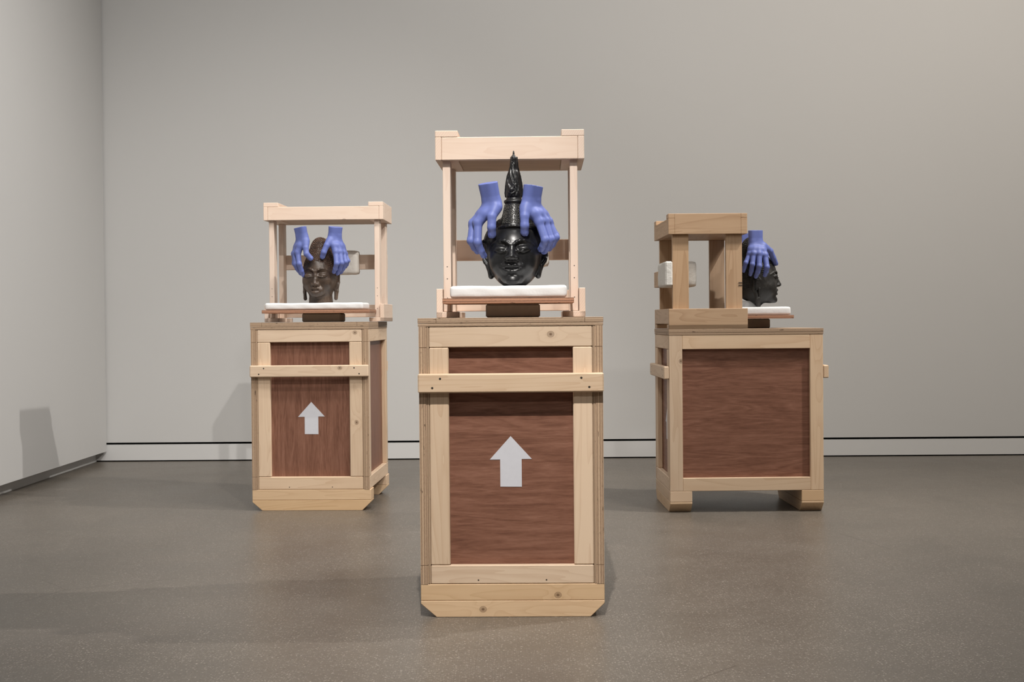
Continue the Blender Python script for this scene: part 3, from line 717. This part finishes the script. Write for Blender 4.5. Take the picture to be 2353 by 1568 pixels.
def finish_head(f, name, loc, rz, label, mat, group):
    pos, Q = f.mesh(); me = np_mesh(name, pos * 0.001, Q)
    o = link(name, me, None, mat, True); o.location = loc; o.rotation_euler = (0, 0, rz); tag(o, label, 'sculpture', group)
    nrm = np.zeros(len(pos) * 3, np.float32); me.vertices.foreach_get('normal', nrm)
    return o, pos, nrm.reshape(-1, 3)
HG = 'carved heads on the crates'
def at(key, u, v, z):
    loc, rz = LOC[key]; return Vector(loc) + Matrix.Rotation(rz, 3, 'Z') @ Vector((u, v, z))

# --- black head with cone of hair and flame finial
hp = U(1182, 600, 3.488); HM = Vector((hp.x, 3.488, PADTOP['mid'] + 0.0005))
f = Head((-92, -96, -4), (92, 106, 345), 1.5)
face(f, 0, wide=1.0, skull=(95, 63, 66))
ears(f, 0, 61, 4, 112, 26, 16)
# hair: full at the sides, a band along the brow, then a cone
f.ell((0, 30, 104), (80, 62, 72), 2)
f.tube([(0, -12, 140), (0, 0, 203)], [33, 20], 3); f.tube([(0, 22, 140), (0, 2, 203)], [40, 21], 6)
for z, r, q_, y_, t in ((146, 41, 1.38, 6, 4.2), (208, 20.5, 1, 1, 4.2)):
    ang = np.linspace(0, 2 * math.pi, 33)
    f.tube([(r * math.cos(a), y_ + r * q_ * math.sin(a), z - (6 * math.cos(a) ** 2 if q_ > 1 else 0)) for a in ang], [t] * 33, 1.5)
f.tube([(0, 2, 200), (0, 2, 214)], [21, 18], 2)
# flame finial: bulb with tongues rising in a slow S
f.tube([(0, 2, z) for z in (214, 226, 250, 276, 280, 314, 317, 332)], [16, 19.5, 18, 14, 10.5, 8.2, 3.4, 1.8], 2)
for a0, z1, rr_, w_ in ((-2.3, 270, 18, 3.4), (0.0, 279, 18, 3.6), (math.pi, 279, 18, 3.6), (0.8, 279, 18, 3.4), (2.4, 279, 18, 3.4), (-1.57, 318, 10, 2.8), (0.25, 318, 11, 2.4), (math.pi - 0.25, 318, 11, 2.4), (1.57, 316, 10, 3.2), (-1.9, 300, 14, 3), (-1.2, 300, 14, 3)):
    pts = []; rs = []
    for t in np.linspace(0, 1, 8):
        z = 222 + (z1 - 222) * t; base = np.interp(z, [214, 226, 250, 277, 280, 314, 318], [16, 19.5, 18, 14, 11, 8.5, 8])
        aa = a0 + (0.0 if a0 in (0.0, math.pi) else 0.35) * math.sin(t * 5.5); pts.append(((base + 0.8) * math.cos(aa), 2 + (base + 0.8) * math.sin(aa), z)); rs.append(w_ * (1 - 0.45 * t))
    f.tube(pts, rs, 1.0)
f.ell((-4, -19, 236), (6.5, 6.5, 6.5), 0.8)
f.tube([(-11, -17, 230), (-4, -21, 226), (5, -20, 231), (7, -19, 240), (2, -19, 250)], [2, 2.2, 2.2, 2, 1.6], 0.8)
f.cut((0, 0, 0), (0, 0, -1))
head_m, pos, nrm = finish_head(f, 'carved_head', HM, RAD(-5), 'black polished head with a tall flame finial and cone of hair', 'black_stone', HG)
rad = np.hypot(pos[:, 0], pos[:, 1] - 2)
cone_mask = (pos[:, 2] > 153) & (pos[:, 2] < 200) & (rad < 46) & (nrm[:, 2] < 0.95)
beads('hair_curls', head_m, pos, nrm, cone_mask, 2.9, 1.75, 'black_curls', 3)

# --- brown head with a cap of curls
hp = U(735, 640, 5.352); HL = Vector((hp.x, 5.352, PADTOP['cor'] + 0.0005))
f = Head((-90, -96, -4), (90, 106, 260), 1.5)
face(f, 21, eye=82, brow=104, nose=50, mouth=26, wide=0.98, skull=(98, 62, 84))
f.ell((0, 14, 196), (38, 42, 51), 26)
ears(f, 21, 58, 10, 100, -4, 9, 4)
f.tube([(0, 12, 45), (0, 14, -8)], [42, 46], 8)
f.cut((0, 0, 0), (0, 0, -1))
head_l, pos, nrm = finish_head(f, 'carved_head', HL, RAD(-6.5), 'brown patinated head with a cap of small curls and long earlobes', 'brown_bronze', HG)
zl = 157 - 0.010 * pos[:, 0] ** 2 - np.clip((pos[:, 1] + 30) * 0.9, 0, 62)
m = (pos[:, 2] > zl) & ((np.abs(pos[:, 0]) < 63) | (pos[:, 2] > 130))
beads('hair_curls', head_l, pos, nrm, m, 4.6, 3.0, 'brown_hair', 5)

# --- dark grey head in profile
HF = at('far', 0.0, 0.192, PADTOP['far'] + 0.0005)
f = Head((-90, -96, -4), (90, 110, 268), 1.5)
face(f, 13, eye=99, brow=113, nose=69, mouth=42, wide=1.0, skull=(106, 64, 82))
f.ell((0, 16, 205), (38, 42, 51), 26)
ears(f, 13, 60, 8, 92, -12, 9, 6)
f.ell((0, 62, -6), (60, 60, 34), 10, '-')
f.tube([(0, 14, 40), (0, 18, 22)], [40, 36], 10)
f.ell((0, 44, -10), (52, 52, 44.5), 2, '-')
f.cut((0, 0, 0.3), (0, 0, -1))
head_f, pos, nrm = finish_head(f, 'carved_head', HF, LOC['far'][1], 'dark grey weathered head turned in profile beside the pine frame', 'grey_stone', HG)
zl = 166 - 0.010 * pos[:, 0] ** 2 - np.clip((pos[:, 1] + 34) * 1.0, 0, 95)
m = (pos[:, 2] > zl) & ((np.abs(pos[:, 0]) < 63) | (pos[:, 2] > 140))
beads('hair_curls', head_f, pos, nrm, m, 4.4, 2.5, 'grey_stone', 9)
# white neck mount below it
bm = bmesh.new()
prof = [(0.040, 0), (0.041, 0.002), (0.037, 0.012), (0.034, 0.0215), (0.030, 0.0225)]
rings = [[bm.verts.new((r * math.cos(t * 2 * math.pi / 32) * 0.95, r * math.sin(t * 2 * math.pi / 32), z)) for t in range(32)] for r, z in prof]
for a, b in zip(rings[:-1], rings[1:]):
    for i in range(32): bm.faces.new((a[i], a[(i + 1) % 32], b[(i + 1) % 32], b[i]))
bm.faces.new(rings[-1]); bm.faces.new(rings[0][::-1])
me = bpy.data.meshes.new('neck_mount'); bm.to_mesh(me); bm.free()
nm = link('neck_mount', me, None, 'plaster', True); nm.location = at('far', 0, 0.236, PADTOP['far'] + 0.0008); nm.rotation_euler = (0, 0, LOC['far'][1])
tag(nm, 'white plaster mount under the neck of the dark grey head', 'mount')

# ------------------------------------------------------------------ hands
def V3(p): return np.array(p[:]) * 1000.0
def nrmz(a): return a / max(np.linalg.norm(a), 1e-9)
def hand(label, top, wrist, thumb, fingers, dorsal, wr=(16.5, 11), size=1.0, cutn=None, group='blue cast hands'):
    """every argument is a world point (m); thumb = cmc, mcp, ip, tip; fingers = index..little: mcp, pip, tip"""
    top, wrist = V3(top), V3(wrist); th = [V3(p) for p in thumb]; fg = [[V3(p) for p in q] for q in fingers]
    dorsal = nrmz(np.array(dorsal, float)); q = size
    allp = np.array([top, wrist] + th + [p for x in fg for p in x]); lo = allp.min(0) - 34; hi = allp.max(0) + 34
    def fld(): return Field(lo, hi, 1.35)
    ax = nrmz(wrist - top); knuck = (fg[0][0] + fg[-1][0]) / 2
    side = fg[0][0] - fg[-1][0]; side = nrmz(side - ax * (side @ ax)); 
    dors = dorsal - ax * (dorsal @ ax); dors = nrmz(dors); sd = np.cross(ax, dors); sd = sd if sd @ side > 0 else -sd
    p = fld()
    ext = top - ax * 26
    for s_ in (-1, 1):
        p.cone(ext + sd * s_ * wr[1] * q, wrist + sd * s_ * (wr[1] - 0.5) * q, wr[0] * q, (wr[0] - 1.8) * q, 5)
        p.cone(wrist + sd * s_ * (wr[1] - 0.5) * q, wrist + ax * 14 + sd * s_ * wr[1] * q, (wr[0] - 1.8) * q, (wr[0] - 2.0) * q, 5)
    p.cone(ext, wrist + ax * 12, (wr[0] - 0.8) * q, (wr[0] - 2.2) * q, 6)
    rads = [12.4, 12.2, 11.2, 10.2]
    for i, x in enumerate(fg):
        st = wrist + ax * 10 + sd * (1 - 0.66 * i) * 12 * q
        mid = st * 0.45 + x[0] * 0.55 + dorsal * 2.0
        p.cone(st, mid, 13 * q, 12.6 * q, 7); p.cone(mid, x[0], 12.6 * q, rads[i] * q, 6)
    for a, b in zip(fg[:-1], fg[1:]): p.cone(a[0], b[0], 9.4 * q, 9 * q, 5)
    # ball of the thumb and its web
    p.cone(wrist + ax * 8 + sd * 8 * q, th[0], 14.5 * q, 13.5 * q, 7)
    p.cone(th[0], th[1], 13.5 * q, 10.6 * q, 6)
    p.cone(th[0] * 0.55 + th[1] * 0.45, fg[0][0] * 0.62 + wrist * 0.38, 9.5 * q, 9.5 * q, 9)
    # tendons and knuckles on the back
    for i, x in enumerate(fg):
        p.ell(x[0] + dorsal * 3.2, (8.6 * q, 8.6 * q, 8.6 * q), 4)
        st = wrist + ax * 12 + sd * (1 - 0.66 * i) * 7 + dorsal * 9.5
        p.cone(st, x[0] + dorsal * 8.5, 2.4, 2.6, 3.5)
    g = fld(); nails = []
    widths = [(10.4, 9.6, 8.6, 7.4), (10.5, 9.7, 8.7, 7.4), (9.9, 9.2, 8.2, 7.0), (8.8, 8.0, 7.2, 6.2)]
    for x, wd in zip(fg, widths):
        m_, pp, tp = x; out = pp - (m_ + tp) / 2; ad = nrmz(tp - pp); out = nrmz(out - ad * (out @ ad)) if np.linalg.norm(out) > 3 else dorsal
        dp = pp + (tp - pp) * 0.56 + out * np.linalg.norm(tp - pp) * 0.075
        h_ = fld(); h_.v = h_.v
        h_.tube([m_, pp, dp, tp], [w * q for w in wd], 3)
        h_.ell(pp + out * 0.9, (wd[1] * q * 0.9,) * 3, 4)
        g.v = np.where(np.minimum(g.v, h_.v) > 3, np.minimum(g.v, h_.v), _sm(g.v, h_.v, 1.2))
        nails.append((dp * 0.25 + tp * 0.75, nrmz(tp - dp), out, wd[3] * q))
    h_ = fld(); h_.tube(th[1:], [10.8 * q, 10.4 * q, 9.8 * q], 3); g.v = np.minimum(g.v, h_.v)
    ad = nrmz(th[3] - th[2]); outt = nrmz(dorsal - ad * (dorsal @ ad)); nails.append((th[2] * 0.05 + th[3] * 0.95, ad, outt, 9.0 * q))
    p.v = _sm(p.v, g.v, 4.0)
    for c, ad, out, r in nails:
        b_ = np.cross(ad, out); R = np.stack([ad, b_, out], 1)
        p.ell(c + out * (r - 0.5), (r * 0.95, r * 0.72, 1.8), 0.3, '+', R)
    n = -ax if cutn is None else nrmz(np.array(cutn, float))
    p.cut(top, n)
    pos, Q = p.mesh(); org = np.array([wrist[0], wrist[1], pos[:, 2].min()])
    me = np_mesh('cast_hand', (pos - org) * 0.001, Q)
    o = link('cast_hand', me, None, 'glove', True); o.location = org * 0.001
    return tag(o, label, 'hand', group)
def _sm(a, b, k):
    t = np.clip(0.5 + 0.5 * (a - b) / k, 0, 1); return a + (b - a) * t - k * t * (1 - t)

OFS = 0.0
def zm(x, y, Y): return U(1040 + x / 4.481, 330 + y / 4.48, Y - 0.017 + OFS)
hand('blue hand on the black head, on the side of its shorter-looking earlobe, wrist cut level',
     zm(362, 405, 3.462), zm(398, 585, 3.470),
     [zm(447, 660, 3.458), zm(404, 752, 3.446), zm(402, 862, 3.443), zm(407, 936, 3.452)],
     [[zm(262, 815, 3.462), zm(258, 1015, 3.452), zm(325, 1155, 3.478)],
      [zm(215, 822, 3.482), zm(190, 1000, 3.470), zm(262, 1110, 3.495)],
      [zm(212, 840, 3.505), zm(190, 985, 3.502), zm(268, 1085, 3.520)],
      [zm(228, 850, 3.526), zm(215, 960, 3.530), zm(280, 1040, 3.542)]], (-0.62, -0.72, 0.30))
OFS = -0.005
hand('blue hand on the black head, on the side of its lower earlobe, wrist cut slanting',
     zm(832, 435, 3.462), zm(812, 590, 3.468),
     [zm(752, 665, 3.455), zm(742, 750, 3.444), zm(742, 845, 3.441), zm(739, 915, 3.449)],
     [[zm(888, 805, 3.458), zm(953, 990, 3.450), zm(905, 1088, 3.474)],
      [zm(948, 800, 3.480), zm(1010, 985, 3.472), zm(938, 1112, 3.496)],
      [zm(985, 805, 3.505), zm(1062, 965, 3.502), zm(985, 1085, 3.520)],
      [zm(995, 825, 3.527), zm(1060, 940, 3.532), zm(1000, 1040, 3.542)]], (0.62, -0.72, 0.30), cutn=(0.12, 0, 1))
OFS = -0.012
def zl_(x, y, Y): return U(650 + x / 7.468, 500 + y / 7.467, Y + OFS)
hand('blue hand on the brown head, on the side away from the white padding',
     zl_(295, 170, 5.300), zl_(325, 315, 5.305),
     [zl_(392, 410, 5.295), zl_(392, 525, 5.284), zl_(405, 625, 5.280), zl_(478, 700, 5.286)],
     [[zl_(258, 600, 5.296), zl_(282, 795, 5.284), zl_(352, 995, 5.312)],
      [zl_(212, 610, 5.318), zl_(222, 800, 5.306), zl_(310, 965, 5.334)],
      [zl_(195, 625, 5.342), zl_(200, 790, 5.338), zl_(290, 930, 5.358)],
      [zl_(205, 640, 5.364), zl_(215, 770, 5.368), zl_(290, 880, 5.382)]], (-0.55, -0.78, 0.30), cutn=(-0.16, 0, 1))
OFS = 0.0
hand('blue hand on the brown head, fingers spread beside the white padding',
     zl_(905, 160, 5.300), zl_(893, 312, 5.305),
     [zl_(806, 400, 5.292), zl_(752, 480, 5.280), zl_(702, 595, 5.276), zl_(680, 672, 5.284)],
     [[zl_(905, 590, 5.286), zl_(922, 790, 5.272), zl_(876, 935, 5.296)],
      [zl_(975, 590, 5.296), zl_(1006, 780, 5.284), zl_(938, 962, 5.312)],
      [zl_(1035, 600, 5.316), zl_(1072, 760, 5.306), zl_(992, 945, 5.334)],
      [zl_(1065, 625, 5.340), zl_(1115, 742, 5.336), zl_(1068, 850, 5.356)]], (0.40, -0.87, 0.30))
def zr(x, y, Y): return U(1660 + x / 6.532, 510 + y / 6.533, Y - 0.040)
hand('blue hand spread over the side of the dark grey head, knuckles fully shown',
     zr(495, 130, 5.172), zr(500, 295, 5.172),
     [zr(612, 365, 5.172), zr(718, 440, 5.190), zr(762, 540, 5.205), zr(796, 622, 5.220)],
     [[zr(640, 500, 5.152), zr(668, 680, 5.138), zr(637, 802, 5.152)],
      [zr(552, 480, 5.146), zr(552, 665, 5.134), zr(502, 822, 5.152)],
      [zr(468, 475, 5.148), zr(450, 640, 5.138), zr(420, 790, 5.158)],
      [zr(408, 480, 5.156), zr(352, 615, 5.146), zr(318, 740, 5.162)]], (0.05, -0.97, 0.22), cutn=(0, 0, 1))
yo = HF.y
def mirr(p): return Vector((p.x, 2 * yo - p.y + 0.008, p.z))
hand('blue hand on the hidden side of the dark grey head, mostly behind it',
     mirr(zr(440, 135, 5.172)), mirr(zr(440, 300, 5.172)),
     [mirr(zr(560, 365, 5.172)), mirr(zr(660, 440, 5.190)), mirr(zr(715, 520, 5.205)), mirr(zr(745, 600, 5.218))],
     [[mirr(zr(590, 500, 5.152)), mirr(zr(618, 680, 5.138)), mirr(zr(590, 802, 5.152))],
      [mirr(zr(505, 480, 5.146)), mirr(zr(505, 665, 5.134)), mirr(zr(455, 822, 5.152))],
      [mirr(zr(425, 475, 5.148)), mirr(zr(405, 640, 5.138)), mirr(zr(375, 790, 5.158))],
      [mirr(zr(365, 480, 5.156)), mirr(zr(310, 615, 5.146)), mirr(zr(275, 740, 5.162))]], (0.05, 0.97, 0.22), cutn=(0, 0, 1))
